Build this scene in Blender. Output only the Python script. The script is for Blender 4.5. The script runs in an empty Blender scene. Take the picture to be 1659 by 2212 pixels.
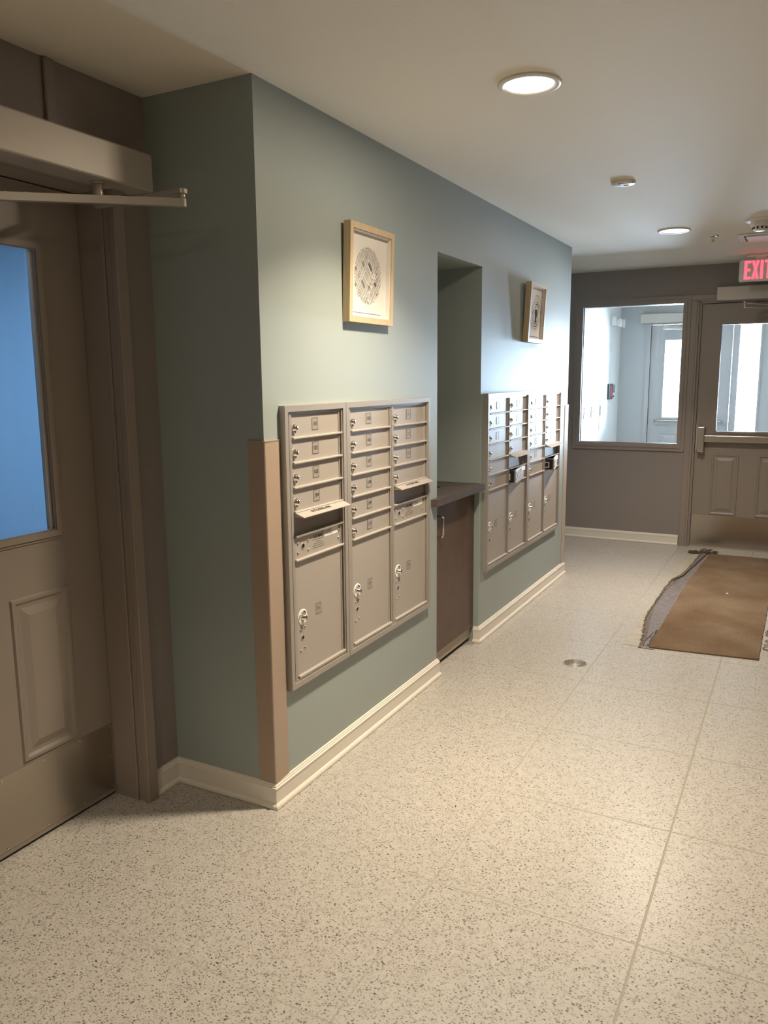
import bpy, bmesh, math, random
from mathutils import Vector, Matrix

random.seed(7)
S = bpy.context.scene
COL = S.collection

# ------------------------------------------------------------------ camera, world, lights, exposure
cam_d = bpy.data.cameras.new('camera')
cam_d.sensor_fit = 'VERTICAL'
cam_d.sensor_height = 24.0
cam_d.lens = 1717.19 / 2212 * 24.0
cam_d.clip_start = 0.05
cam = bpy.data.objects.new('camera', cam_d)
COL.objects.link(cam)
_R = Vector((0.88627945, 0.46307686, -0.00827992))
_U = Vector((-0.06964966, 0.15093345, 0.98608723))
_F = Vector((-0.45788389, 0.87337215, -0.16602236))
m = Matrix.Identity(4)
for i in range(3):
    m[i][0] = _R[i]; m[i][1] = _U[i]; m[i][2] = -_F[i]
m.translation = Vector((1.60586549, -2.19325467, 1.54184005))
cam.matrix_world = m
S.camera = cam

S.view_settings.view_transform = 'Standard'
S.view_settings.look = 'None'
S.view_settings.gamma = 1.0
S.view_settings.use_curve_mapping = False
S.view_settings.exposure = 0.08

world = bpy.data.worlds.new('daylight')
S.world = world
world.use_nodes = True
wbg = world.node_tree.nodes['Background']
wbg.inputs[0].default_value = (0.80, 0.90, 1.0, 1)
wbg.inputs[1].default_value = 6.0

WARM = (1.0, 0.845, 0.64)
H = 2.489          # ceiling height
LAMP_XY = [(0.738, 0.512, 41.0, WARM), (0.77, 3.56, 35.0, (1.0, 0.87, 0.73)), (0.75, -2.56, 24.0, WARM)]


def area_lamp(name, loc, rot, size, power, color, sy=None, shape=None, spread=None):
    d = bpy.data.lights.new(name, 'AREA')
    d.shape = shape or ('RECTANGLE' if sy else 'SQUARE')
    d.size = size
    if sy: d.size_y = sy
    d.energy = power
    d.color = color
    if spread: d.spread = spread
    o = bpy.data.objects.new(name, d)
    o.location = loc
    o.rotation_euler = rot
    COL.objects.link(o)
    return o


# bright overcast day low over the ground outside the entrance
area_lamp('daylight_outside', (1.6, 11.0, 1.15), (math.radians(-90), 0, 0), 6.0, 6500.0, (0.72, 0.82, 1.0), sy=1.5)
# ceiling lamp of the entrance vestibule
area_lamp('vestibule_lamp', (1.0, 6.05, 2.455), (0, 0, 0), 0.15, 22.0, (0.95, 0.95, 0.95), shape='DISK')
# unseen cool lamp added behind the left door, lends its glass a daylight blue
area_lamp('side_room_fill', (-1.75, -0.4, 2.42), (0, 0, 0), 0.9, 40.0, (0.46, 0.68, 1.0))

S.cycles.use_denoising = True
S.cycles.max_bounces = 10
S.cycles.transparent_max_bounces = 12
S.cycles.sample_clamp_indirect = 6.0

# ------------------------------------------------------------------ materials


def new_mat(name):
    mt = bpy.data.materials.new(name)
    mt.use_nodes = True
    return mt, mt.node_tree, mt.node_tree.nodes['Principled BSDF']


def mat(name, col, rough=0.6, metal=0.0, bump=0.0, bscale=200.0, spec=0.5, var=0.0, vscale=3.0, emit=None, es=0.0, coat=0.0):
    mt, nt, p = new_mat(name)
    p.inputs['Base Color'].default_value = (*col, 1)
    p.inputs['Roughness'].default_value = rough
    p.inputs['Metallic'].default_value = metal
    p.inputs['Specular IOR Level'].default_value = spec
    p.inputs['Coat Weight'].default_value = coat
    if emit:
        p.inputs['Emission Color'].default_value = (*emit, 1)
        p.inputs['Emission Strength'].default_value = es
    tc = None
    if bump or var:
        tc = nt.nodes.new('ShaderNodeTexCoord')
    if var:
        n = nt.nodes.new('ShaderNodeTexNoise'); n.inputs['Scale'].default_value = vscale; n.inputs['Detail'].default_value = 6
        nt.links.new(tc.outputs['Object'], n.inputs['Vector'])
        r = nt.nodes.new('ShaderNodeMapRange')
        r.inputs['From Min'].default_value = .3; r.inputs['From Max'].default_value = .7
        r.inputs['To Min'].default_value = 1 - var; r.inputs['To Max'].default_value = 1 + var
        nt.links.new(n.outputs['Fac'], r.inputs['Value'])
        mx = nt.nodes.new('ShaderNodeVectorMath'); mx.operation = 'SCALE'
        mx.inputs[0].default_value = col
        nt.links.new(r.outputs[0], mx.inputs['Scale'])
        nt.links.new(mx.outputs[0], p.inputs['Base Color'])
    if bump:
        n = nt.nodes.new('ShaderNodeTexNoise'); n.inputs['Scale'].default_value = bscale; n.inputs['Detail'].default_value = 3
        nt.links.new(tc.outputs['Object'], n.inputs['Vector'])
        b = nt.nodes.new('ShaderNodeBump'); b.inputs['Strength'].default_value = bump; b.inputs['Distance'].default_value = .002
        nt.links.new(n.outputs['Fac'], b.inputs['Height'])
        nt.links.new(b.outputs[0], p.inputs['Normal'])
    return mt


def glass_mat(name, tint=(0.93, 0.97, 0.98)):
    mt, nt, p = new_mat(name)
    nt.nodes.remove(p)
    out = nt.nodes['Material Output']
    tr = nt.nodes.new('ShaderNodeBsdfTransparent'); tr.inputs[0].default_value = (*tint, 1)
    gl = nt.nodes.new('ShaderNodeBsdfGlossy'); gl.inputs['Roughness'].default_value = 0.02
    fr = nt.nodes.new('ShaderNodeFresnel'); fr.inputs[0].default_value = 1.45
    mx = nt.nodes.new('ShaderNodeMixShader')
    nt.links.new(fr.outputs[0], mx.inputs[0])
    nt.links.new(tr.outputs[0], mx.inputs[1]); nt.links.new(gl.outputs[0], mx.inputs[2])
    nt.links.new(mx.outputs[0], out.inputs[0])
    return mt


def brushed(name, col, rough, vertical=False):
    mt, nt, p = new_mat(name)
    p.inputs['Metallic'].default_value = 1.0
    tc = nt.nodes.new('ShaderNodeTexCoord')
    mp = nt.nodes.new('ShaderNodeMapping')
    mp.inputs['Scale'].default_value = (4, 4, 260) if not vertical else (260, 260, 4)
    n = nt.nodes.new('ShaderNodeTexNoise'); n.inputs['Scale'].default_value = 3; n.inputs['Detail'].default_value = 4
    nt.links.new(tc.outputs['Object'], mp.inputs[0]); nt.links.new(mp.outputs[0], n.inputs['Vector'])
    r = nt.nodes.new('ShaderNodeMapRange'); r.inputs['To Min'].default_value = rough - .02; r.inputs['To Max'].default_value = rough + .05
    nt.links.new(n.outputs['Fac'], r.inputs['Value']); nt.links.new(r.outputs[0], p.inputs['Roughness'])
    p.inputs['Base Color'].default_value = (*col, 1)
    return mt


def floor_mat():
    mt, nt, p = new_mat('terrazzo_tile')
    N = nt.nodes.new; L = nt.links.new

    def math_(op, a, b=None, c=None):
        n = N('ShaderNodeMath'); n.operation = op
        for i, v in enumerate((a, b, c)):
            if v is None: continue
            if isinstance(v, (int, float)): n.inputs[i].default_value = v
            else: L(v, n.inputs[i])
        return n.outputs[0]

    def mix(f, a, b):
        n = N('ShaderNodeMix'); n.data_type = 'RGBA'
        for i, v in ((0, f), (6, a), (7, b)):
            if isinstance(v, (int, float)): n.inputs[i].default_value = v
            elif isinstance(v, tuple): n.inputs[i].default_value = (*v, 1)
            else: L(v, n.inputs[i])
        return n.outputs[2]
    tc = N('ShaderNodeTexCoord'); sx = N('ShaderNodeSeparateXYZ'); L(tc.outputs['Object'], sx.inputs[0])
    gx = math_('MULTIPLY', math_('PINGPONG', math_('MULTIPLY', math_('SUBTRACT', sx.outputs[0], 0.690), 1 / .615), 0.5), .615)
    gy = math_('MULTIPLY', math_('PINGPONG', math_('MULTIPLY', math_('SUBTRACT', sx.outputs[1], -0.140), 1 / .6165), 0.5), .6165)
    wn = N('ShaderNodeTexNoise'); wn.inputs['Scale'].default_value = 30; L(tc.outputs['Object'], wn.inputs['Vector'])
    wob = math_('MULTIPLY', math_('SUBTRACT', wn.outputs['Fac'], .5), .0035)
    d = math_('ADD', math_('MINIMUM', gx, gy), wob)
    gm = N('ShaderNodeMapRange'); gm.inputs['From Min'].default_value = .0022; gm.inputs['From Max'].default_value = .0042
    gm.inputs['To Min'].default_value = 1; gm.inputs['To Max'].default_value = 0; L(d, gm.inputs['Value'])
    # mottled matrix
    n1 = N('ShaderNodeTexNoise'); n1.inputs['Scale'].default_value = 26; n1.inputs['Detail'].default_value = 5; L(tc.outputs['Object'], n1.inputs['Vector'])
    n2 = N('ShaderNodeTexNoise'); n2.inputs['Scale'].default_value = 1.6; n2.inputs['Detail'].default_value = 3; L(tc.outputs['Object'], n2.inputs['Vector'])
    base = mix(n1.outputs['Fac'], (0.395, 0.375, 0.34), (0.545, 0.52, 0.48))
    base = mix(math_('MULTIPLY', n2.outputs['Fac'], .25), base, (0.46, 0.415, 0.35))

    def chips(scale, lo, hi, dens, col_a, col_b, prev, off, stretch):
        mp = N('ShaderNodeMapping'); mp.inputs['Location'].default_value = (off, off * 1.7, 0.3)
        mp.inputs['Scale'].default_value = (1, stretch, 1)
        wv = N('ShaderNodeTexNoise'); wv.inputs['Scale'].default_value = scale * .9; L(tc.outputs['Object'], wv.inputs['Vector'])
        ad = N('ShaderNodeMixRGB'); ad.inputs[0].default_value = .012; L(tc.outputs['Object'], ad.inputs[1]); L(wv.outputs['Color'], ad.inputs[2])
        L(ad.outputs[0], mp.inputs[0])
        v = N('ShaderNodeTexVoronoi'); v.inputs['Scale'].default_value = scale; L(mp.outputs[0], v.inputs['Vector'])
        sc = N('ShaderNodeSeparateColor'); L(v.outputs['Color'], sc.inputs[0])
        thr = N('ShaderNodeMapRange'); thr.inputs['To Min'].default_value = lo; thr.inputs['To Max'].default_value = hi; L(sc.outputs[0], thr.inputs['Value'])
        inside = N('ShaderNodeMapRange'); inside.inputs['From Min'].default_value = -.05; inside.inputs['From Max'].default_value = .05
        L(math_('SUBTRACT', thr.outputs[0], v.outputs['Distance']), inside.inputs['Value'])
        on = math_('GREATER_THAN', sc.outputs[1], 1 - dens)
        f = math_('MULTIPLY', inside.outputs[0], on)
        c = mix(sc.outputs[2], col_a, col_b)
        return mix(f, prev, c)
    base = chips(160, .24, .56, .60, (0.20, 0.185, 0.16), (0.42, 0.39, 0.34), base, 3.1, 1.5)
    base = chips(118, .18, .46, .58, (0.12, 0.11, 0.095), (0.34, 0.32, 0.285), base, 0.0, 1.6)
    base = chips(88, .10, .30, .14, (0.03, 0.027, 0.024), (0.12, 0.105, 0.09), base, 7.7, 1.3)
    fade = N('ShaderNodeTexNoise'); fade.inputs['Scale'].default_value = 1.1; fade.inputs['Detail'].default_value = 2; L(tc.outputs['Object'], fade.inputs['Vector'])
    fm = N('ShaderNodeMapRange'); fm.inputs['From Min'].default_value = .36; fm.inputs['From Max'].default_value = .60; fm.inputs['To Min'].default_value = .25; fm.inputs['To Max'].default_value = .95
    L(fade.outputs['Fac'], fm.inputs['Value'])
    lm = N('ShaderNodeMapRange'); lm.inputs['From Min'].default_value = .20; lm.inputs['From Max'].default_value = .9; lm.inputs['To Min'].default_value = .25; lm.inputs['To Max'].default_value = 1.0
    L(sx.outputs[0], lm.inputs['Value'])
    col = mix(math_('MULTIPLY', gm.outputs[0], math_('MULTIPLY', math_('MAXIMUM', fm.outputs[0], lm.outputs[0]), math_('ADD', math_('MULTIPLY', lm.outputs[0], .7), .3))), base, (0.33, 0.305, 0.25))
    L(col, p.inputs['Base Color'])
    rg = N('ShaderNodeMapRange'); rg.inputs['To Min'].default_value = .24; rg.inputs['To Max'].default_value = .38
    L(n1.outputs['Fac'], rg.inputs['Value'])
    L(math_('ADD', rg.outputs[0], math_('MULTIPLY', gm.outputs[0], .3)), p.inputs['Roughness'])
    b = N('ShaderNodeBump'); b.inputs['Strength'].default_value = .5; b.inputs['Distance'].default_value = .0015
    L(math_('SUBTRACT', 1.0, gm.outputs[0]), b.inputs['Height']); L(b.outputs[0], p.inputs['Normal'])
    return mt


def carpet_mat():
    mt, nt, p = new_mat('brown_mat_pile')
    N = nt.nodes.new; L = nt.links.new
    tc = N('ShaderNodeTexCoord')
    a = N('ShaderNodeTexNoise'); a.inputs['Scale'].default_value = 2.4; a.inputs['Detail'].default_value = 8; L(tc.outputs['Object'], a.inputs['Vector'])
    b = N('ShaderNodeTexNoise'); b.inputs['Scale'].default_value = 320; b.inputs['Detail'].default_value = 3; L(tc.outputs['Object'], b.inputs['Vector'])
    r1 = N('ShaderNodeValToRGB'); r1.color_ramp.elements[0].position = .33; r1.color_ramp.elements[1].position = .68
    r1.color_ramp.elements[0].color = (0.150, 0.096, 0.058, 1); r1.color_ramp.elements[1].color = (0.225, 0.168, 0.112, 1)
    L(a.outputs['Fac'], r1.inputs[0])
    mr = N('ShaderNodeMapRange'); mr.inputs['From Min'].default_value = .3; mr.inputs['From Max'].default_value = .7; mr.inputs['To Min'].default_value = .62; mr.inputs['To Max'].default_value = 1.4
    L(b.outputs['Fac'], mr.inputs['Value'])
    vm = N('ShaderNodeVectorMath'); vm.operation = 'SCALE'; L(r1.outputs[0], vm.inputs[0]); L(mr.outputs[0], vm.inputs['Scale'])
    L(vm.outputs[0], p.inputs['Base Color'])
    p.inputs['Roughness'].default_value = .95; p.inputs['Specular IOR Level'].default_value = .1
    bp = N('ShaderNodeBump'); bp.inputs['Strength'].default_value = .8; bp.inputs['Distance'].default_value = .004
    L(b.outputs['Fac'], bp.inputs['Height']); L(bp.outputs[0], p.inputs['Normal'])
    return mt


def wood_mat(name, c1, c2, rough):
    mt, nt, p = new_mat(name)
    N = nt.nodes.new; L = nt.links.new
    tc = N('ShaderNodeTexCoord'); mp = N('ShaderNodeMapping'); mp.inputs['Scale'].default_value = (60, 60, 3)
    n = N('ShaderNodeTexNoise'); n.inputs['Scale'].default_value = 2; n.inputs['Detail'].default_value = 5
    L(tc.outputs['Object'], mp.inputs[0]); L(mp.outputs[0], n.inputs['Vector'])
    r = N('ShaderNodeValToRGB'); r.color_ramp.elements[0].position = .35; r.color_ramp.elements[1].position = .7
    r.color_ramp.elements[0].color = (*c1, 1); r.color_ramp.elements[1].color = (*c2, 1)
    L(n.outputs['Fac'], r.inputs[0]); L(r.outputs[0], p.inputs['Base Color'])
    p.inputs['Roughness'].default_value = rough
    return mt


M = dict(
    sage=mat('sage_paint', (0.332, 0.378, 0.365), .5, bump=.12, bscale=260),
    taupe=mat('taupe_wall_paint', (0.265, 0.230, 0.210), .55, bump=.12, bscale=260),
    trimt=mat('taupe_enamel', (0.285, 0.238, 0.205), .38),
    slab=mat('taupe_door_enamel', (0.275, 0.232, 0.195), .42, bump=.05, bscale=120),
    ceil=mat('ceiling_paint', (0.76, 0.705, 0.60), .75, bump=.15, bscale=90),
    white=mat('white_wall_paint', (0.80, 0.80, 0.79), .6),
    cream=mat('cream_enamel', (0.76, 0.71, 0.63), .32),
    floor=floor_mat(),
    mail=mat('mailbox_powder_coat', (0.435, 0.395, 0.355), .45, metal=.2, bump=.04, bscale=900),
    mailtrim=mat('mailbox_trim_aluminium', (0.385, 0.352, 0.318), .40, metal=.3),
    badge=mat('badge_plate', (0.37, 0.335, 0.30), .45, metal=.2),
    chute=mat('mail_chute_metal', (0.30, 0.255, 0.22), .5, metal=.2),
    cavity=mat('mailbox_interior_shade', (0.035, 0.03, 0.028), .7),  # shade inside boxes and key slots put into a near-black colour
    chrome=mat('chrome', (0.82, 0.78, 0.72), .14, metal=1.0),
    ring=mat('white_plastic_ring', (0.80, 0.77, 0.72), .35),
    ink=mat('black_ink', (0.02, 0.018, 0.016), .6),
    printk=mat('matt_print_black', (0.018, 0.017, 0.018), 1.0, spec=0.0),
    printg=mat('matt_print_grey', (0.11, 0.105, 0.10), 1.0, spec=0.0),
    printl=mat('matt_print_light_grey', (0.25, 0.24, 0.23), 1.0, spec=0.0),
    inkg=mat('grey_ink', (0.13, 0.115, 0.10), .6),
    paper=mat('white_label_paper', (0.80, 0.78, 0.74), .55),
    black=mat('black_plastic', (0.012, 0.01, 0.01), .45),
    guard=mat('tan_vinyl', (0.40, 0.305, 0.235), .45, bump=.05, bscale=500),
    guardg=mat('grey_beige_vinyl', (0.40, 0.35, 0.30), .45),
    pine=wood_mat('pale_pine', (0.50, 0.37, 0.21), (0.62, 0.48, 0.30), .45),
    mount=mat('white_mount_board', (0.72, 0.69, 0.65), .8),
    lam=mat('dark_brown_laminate', (0.088, 0.068, 0.056), .38, var=.12, vscale=40),
    cab=mat('brown_cabinet_laminate', (0.10, 0.062, 0.044), .42, var=.12, vscale=12),
    drain=mat('dull_drain_metal', (0.40, 0.37, 0.325), .45, metal=.3),
    vdoor=mat('pale_grey_door_enamel', (0.45, 0.45, 0.455), .4),
    vest=mat('pale_grey_vestibule_paint', (0.46, 0.465, 0.47), .55),
    toe=mat('beige_toe_kick', (0.48, 0.40, 0.32), .4),
    steel=brushed('brushed_steel', (0.46, 0.41, 0.35), .24, vertical=True),
    steelh=brushed('brushed_steel_bar', (0.62, 0.57, 0.51), .24),
    alu=mat('satin_aluminium', (0.50, 0.455, 0.40), .45, metal=.3),
    arm=mat('arm_aluminium', (0.52, 0.475, 0.41), .36, metal=.6),
    glass=glass_mat('clear_glass'),
    frost=glass_mat('blue_tinted_glass', (0.80, 0.92, 1.0)),
    carpet=carpet_mat(),
    fiber=mat('torn_brown_fibre', (0.15, 0.115, 0.08), .9),
    fiberl=mat('dirty_brown_backing', (0.135, 0.11, 0.09), .8, var=.4, vscale=60, bump=.6, bscale=150),
    rubber=mat('grey_rubber_backing', (0.19, 0.17, 0.172), .35, var=.3, vscale=30, bump=.4, bscale=60),
    adh=mat('yellowed_adhesive', (0.42, 0.385, 0.31), .3, var=.15, vscale=14),
    plastic=mat('white_plastic', (0.72, 0.70, 0.67), .4),
    gplastic=mat('grey_plastic', (0.30, 0.29, 0.28), .5),
    lens=mat('glowing_lens', (0.9, 0.88, 0.82), .4, emit=(1.0, .9, .72), es=7.0),
    lens2=mat('glowing_lens_neutral', (0.9, 0.9, 0.88), .4, emit=(1.0, .95, .88), es=7.0),
    reflector=mat('lamp_trim_white', (0.72, 0.70, 0.66), .3),
    exitred=mat('exit_red_glow', (0.6, 0.03, 0.05), .4, emit=(1.0, .065, .105), es=2.6),
    red=mat('red_plastic', (0.35, 0.03, 0.04), .4),
    concrete=mat('outdoor_concrete', (0.65, 0.65, 0.64), .9, bump=.3, bscale=40),
    bluewall=mat('pale_room_wall', (0.62, 0.70, 0.76), .8),
)

# ------------------------------------------------------------------ mesh helpers
WL = {}      # world origin of every object


class B:
    def __init__(s, *mats):
        s.bm = bmesh.new(); s.mats = list(mats) or ['white']

    def mi(s, k):
        if k is None: return 0
        if k not in s.mats: s.mats.append(k)
        return s.mats.index(k)

    def quad(s, pts, k=None):
        f = s.bm.faces.new([s.bm.verts.new(p) for p in pts]); f.material_index = s.mi(k); return f

    def box(s, x0, x1, y0, y1, z0, z1, k=None, bev=0.0, seg=2):
        x0, x1 = min(x0, x1), max(x0, x1); y0, y1 = min(y0, y1), max(y0, y1); z0, z1 = min(z0, z1), max(z0, z1)
        v = [s.bm.verts.new((x, y, z)) for x in (x0, x1) for y in (y0, y1) for z in (z0, z1)]
        fs = []
        for a in ((0, 1, 3, 2), (4, 6, 7, 5), (0, 4, 5, 1), (2, 3, 7, 6), (0, 2, 6, 4), (1, 5, 7, 3)):
            f = s.bm.faces.new([v[i] for i in a]); f.material_index = s.mi(k); fs.append(f)
        if bev:
            es = {e for f in fs for e in f.edges}
            bmesh.ops.bevel(s.bm, geom=list(es), offset=bev, segments=seg, affect='EDGES', profile=.5)
        return s

    def prism(s, poly, axis, a0, a1, k=None):
        """poly: 2D points; axis 0/1/2 the extrusion axis; the two other axes keep their xyz order"""
        def P(q, a):
            q = list(q); q.insert(axis, a); return q
        v0 = [s.bm.verts.new(P(q, a0)) for q in poly]; v1 = [s.bm.verts.new(P(q, a1)) for q in poly]
        n = len(poly); mi = s.mi(k)
        fs = [s.bm.faces.new(v0), s.bm.faces.new(v1[::-1])]
        for i in range(n):
            fs.append(s.bm.faces.new((v0[i], v1[i], v1[(i + 1) % n], v0[(i + 1) % n])))
        for f in fs: f.material_index = mi
        return s

    def cyl(s, c, axis, r, h, k=None, seg=24, r2=None, squash=1.0):
        """from c along +axis by h; squash scales the first cross axis"""
        r2 = r if r2 is None else r2
        ax = [i for i in range(3) if i != axis]
        def ringv(rr, t):
            out = []
            for i in range(seg):
                a = 2 * math.pi * i / seg
                p = list(c); p[axis] += t; p[ax[0]] += rr * math.cos(a) * squash; p[ax[1]] += rr * math.sin(a)
                out.append(s.bm.verts.new(p))
            return out
        a, b = ringv(r, 0), ringv(r2, h)
        mi = s.mi(k)
        fs = [s.bm.faces.new(a[::-1]), s.bm.faces.new(b)]
        for i in range(seg):
            f = s.bm.faces.new((a[i], a[(i + 1) % seg], b[(i + 1) % seg], b[i])); f.smooth = True; fs.append(f)
        for f in fs: f.material_index = mi
        return s

    def lathe(s, c, prof, k=None, seg=40, axis=2):
        """prof: list of (radius, offset along axis)"""
        rings = []
        ax = [i for i in range(3) if i != axis]
        for r, t in prof:
            rg = []
            for i in range(seg if r > 1e-6 else 1):
                a = 2 * math.pi * i / seg
                p = list(c); p[axis] += t; p[ax[0]] += r * math.cos(a); p[ax[1]] += r * math.sin(a)
                rg.append(s.bm.verts.new(p))
            rings.append(rg)
        mi = s.mi(k)
        for a, b in zip(rings, rings[1:]):
            for i in range(seg):
                va = [a[i % len(a)], a[(i + 1) % len(a)]]; vb = [b[(i + 1) % len(b)], b[i % len(b)]]
                vs = []
                for q in va + vb:
                    if q not in vs: vs.append(q)
                if len(vs) > 2:
                    f = s.bm.faces.new(vs); f.smooth = True; f.material_index = mi
        return s

    def tube(s, pts, r, k=None, seg=8):
        pts = [Vector(p) for p in pts]; rings = []
        for i, p in enumerate(pts):
            d = (pts[min(i + 1, len(pts) - 1)] - pts[max(i - 1, 0)]).normalized()
            up = Vector((0, 0, 1)) if abs(d.z) < .9 else Vector((1, 0, 0))
            u = d.cross(up).normalized(); w = d.cross(u).normalized()
            rings.append([s.bm.verts.new(p + r * (u * math.cos(2 * math.pi * j / seg) + w * math.sin(2 * math.pi * j / seg))) for j in range(seg)])
        mi = s.mi(k)
        for a, b in zip(rings, rings[1:]):
            for j in range(seg):
                f = s.bm.faces.new((a[j], a[(j + 1) % seg], b[(j + 1) % seg], b[j])); f.smooth = True; f.material_index = mi
        for rg in (rings[0][::-1], rings[-1]):
            f = s.bm.faces.new(rg); f.material_index = mi
        return s

    def mapped(s, fn, start):
        for v in list(s.bm.verts)[start:]:
            v.co = fn(v.co)
        return s

    def nverts(s):
        s.bm.verts.ensure_lookup_table(); return len(s.bm.verts)

    def loops(s, axis, sign, at, u0, u1, z0, z1, prof, k=None, cap=True):
        """nested rectangles on a wall plane: prof = [(inset, height)], height along sign*axis; u = the other horizontal axis"""
        rs = []
        for ins, hgt in prof:
            a = at + sign * hgt
            q = [(u0 + ins, z0 + ins), (u1 - ins, z0 + ins), (u1 - ins, z1 - ins), (u0 + ins, z1 - ins)]
            rs.append([s.bm.verts.new((a, u, z) if axis == 0 else (u, a, z)) for u, z in q])
        mi = s.mi(k)
        for a, b in zip(rs, rs[1:]):
            for i in range(4):
                f = s.bm.faces.new((a[i], a[(i + 1) % 4], b[(i + 1) % 4], b[i])); f.material_index = mi
        if cap:
            f = s.bm.faces.new(rs[-1]); f.material_index = mi
        return s

    def text(s, body, origin, right, up, size, k=None, align='CENTER', bold=0.0, lift=.0004, sx=1.0):
        cu = bpy.data.curves.new('t', 'FONT'); cu.body = body; cu.size = size; cu.align_x = align; cu.align_y = 'CENTER'
        cu.offset = bold; cu.resolution_u = 3
        to = bpy.data.objects.new('t', cu); COL.objects.link(to)
        dg = bpy.context.evaluated_depsgraph_get(); dg.update()
        me = to.evaluated_get(dg).to_mesh()
        R_, U_ = Vector(right), Vector(up); Nn = R_.cross(U_); O = Vector(origin) + Nn * lift
        vs = [s.bm.verts.new(O + R_ * v.co.x * sx + U_ * v.co.y) for v in me.vertices]
        mi = s.mi(k)
        for pl in me.polygons:
            try:
                f = s.bm.faces.new([vs[i] for i in pl.vertices]); f.material_index = mi
            except ValueError:
                pass
        to.evaluated_get(dg).to_mesh_clear()
        bpy.data.objects.remove(to); bpy.data.curves.remove(cu)
        return s

    def out(s, name, parent=None, label=None, cat=None, group=None, kind=None, origin=None, recalc=True):
        if recalc:
            bmesh.ops.recalc_face_normals(s.bm, faces=s.bm.faces)
        o0 = WL[parent.name] if parent else Vector(origin or (0, 0, 0))
        bmesh.ops.translate(s.bm, verts=s.bm.verts, vec=-o0)
        me = bpy.data.meshes.new(name); s.bm.to_mesh(me); s.bm.free()
        for k in s.mats: me.materials.append(M[k])
        o = bpy.data.objects.new(name, me); COL.objects.link(o)
        if parent: o.parent = parent
        else: o.location = o0
        WL[o.name] = o0.copy()
        tag(o, label, cat, group, kind)
        return o


def tag(o, label=None, cat=None, group=None, kind=None):
    if label: o['label'] = label
    if cat: o['category'] = cat
    if group: o['group'] = group
    if kind: o['kind'] = kind
    return o


def thing(name, loc, label=None, cat=None, group=None, kind=None):
    o = bpy.data.objects.new(name, None); COL.objects.link(o); o.location = loc
    o.empty_display_size = .05
    WL[o.name] = Vector(loc)
    return tag(o, label, cat, group, kind)


def wall(name, axis, a0, a1, u0, u1, z0, z1, holes, k, label=None):
    """wall slab a0..a1 thick along axis, with rectangular openings (u0,u1,z0,z1)"""
    us = sorted({u0, u1, *[v for h in holes for v in h[:2] if u0 < v < u1]})
    zs = sorted({z0, z1, *[v for h in holes for v in h[2:] if z0 < v < z1]})
    solid = {}
    for i in range(len(us) - 1):
        for j in range(len(zs) - 1):
            cu, cz = (us[i] + us[i + 1]) / 2, (zs[j] + zs[j + 1]) / 2
            solid[i, j] = not any(h[0] < cu < h[1] and h[2] < cz < h[3] for h in holes)
    b = B(k)
    P = (lambda a, u, z: (a, u, z)) if axis == 0 else (lambda a, u, z: (u, a, z))
    for (i, j), s in solid.items():
        if not s: continue
        ua, ub, za, zb = us[i], us[i + 1], zs[j], zs[j + 1]
        for a in (a0, a1):
            b.quad([P(a, ua, za), P(a, ub, za), P(a, ub, zb), P(a, ua, zb)])
        for di, dj, q in ((-1, 0, ((ua, za), (ua, zb))), (1, 0, ((ub, za), (ub, zb))), (0, -1, ((ua, za), (ub, za))), (0, 1, ((ua, zb), (ub, zb)))):
            if not solid.get((i + di, j + dj), False):
                (p, q1) = q
                b.quad([P(a0, *p), P(a1, *p), P(a1, *q1), P(a0, *q1)])
    bmesh.ops.remove_doubles(b.bm, verts=b.bm.verts, dist=1e-5)
    o = b.out(name, kind='structure')
    return o


def sweep(b, path, prof, k=None, side=1):
    """sweep profile [(offset from wall, z)] along a polyline of wall points, mitred"""
    pts = [Vector((p[0], p[1])) for p in path]; rows = []
    for i, p in enumerate(pts):
        def nrm(a, c):
            d = (c - a).normalized(); return Vector((d.y, -d.x)) * side
        if i == 0: n = nrm(pts[0], pts[1])
        elif i == len(pts) - 1: n = nrm(pts[-2], pts[-1])
        else:
            n1, n2 = nrm(pts[i - 1], p), nrm(p, pts[i + 1]); n = (n1 + n2) / (1 + n1.dot(n2))
        rows.append([b.bm.verts.new((p.x + n.x * o, p.y + n.y * o, z)) for o, z in prof])
    mi = b.mi(k)
    for r1, r2 in zip(rows, rows[1:]):
        for j in range(len(prof) - 1):
            f = b.bm.faces.new((r1[j], r1[j + 1], r2[j + 1], r2[j])); f.material_index = mi
    for r in (rows[0], rows[-1]):
        f = b.bm.faces.new(r); f.material_index = mi


def ring(b, axis, a0, a1, u0, u1, z0, z1, w, k=None, wb=None, bev=0):
    """mitred rectangular frame"""
    wb = w if wb is None else wb
    o = [(u0, z0), (u1, z0), (u1, z1), (u0, z1)]
    i_ = [(u0 + w, z0 + wb), (u1 - w, z0 + wb), (u1 - w, z1 - w), (u0 + w, z1 - w)]
    for s in range(4):
        t = (s + 1) % 4
        q = [o[s], o[t], i_[t], i_[s]]
        b.prism(q, axis, a0, a1, k)
    return b


# ================================================================== SETTING
LN = 3.9217      # length of the mailbox wall
D = -0.46        # plane of the wall with the left door
F = 5.429        # plane of the far wall
N1, N2, HN = 1.4465, 2.05, 2.1386

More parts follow.
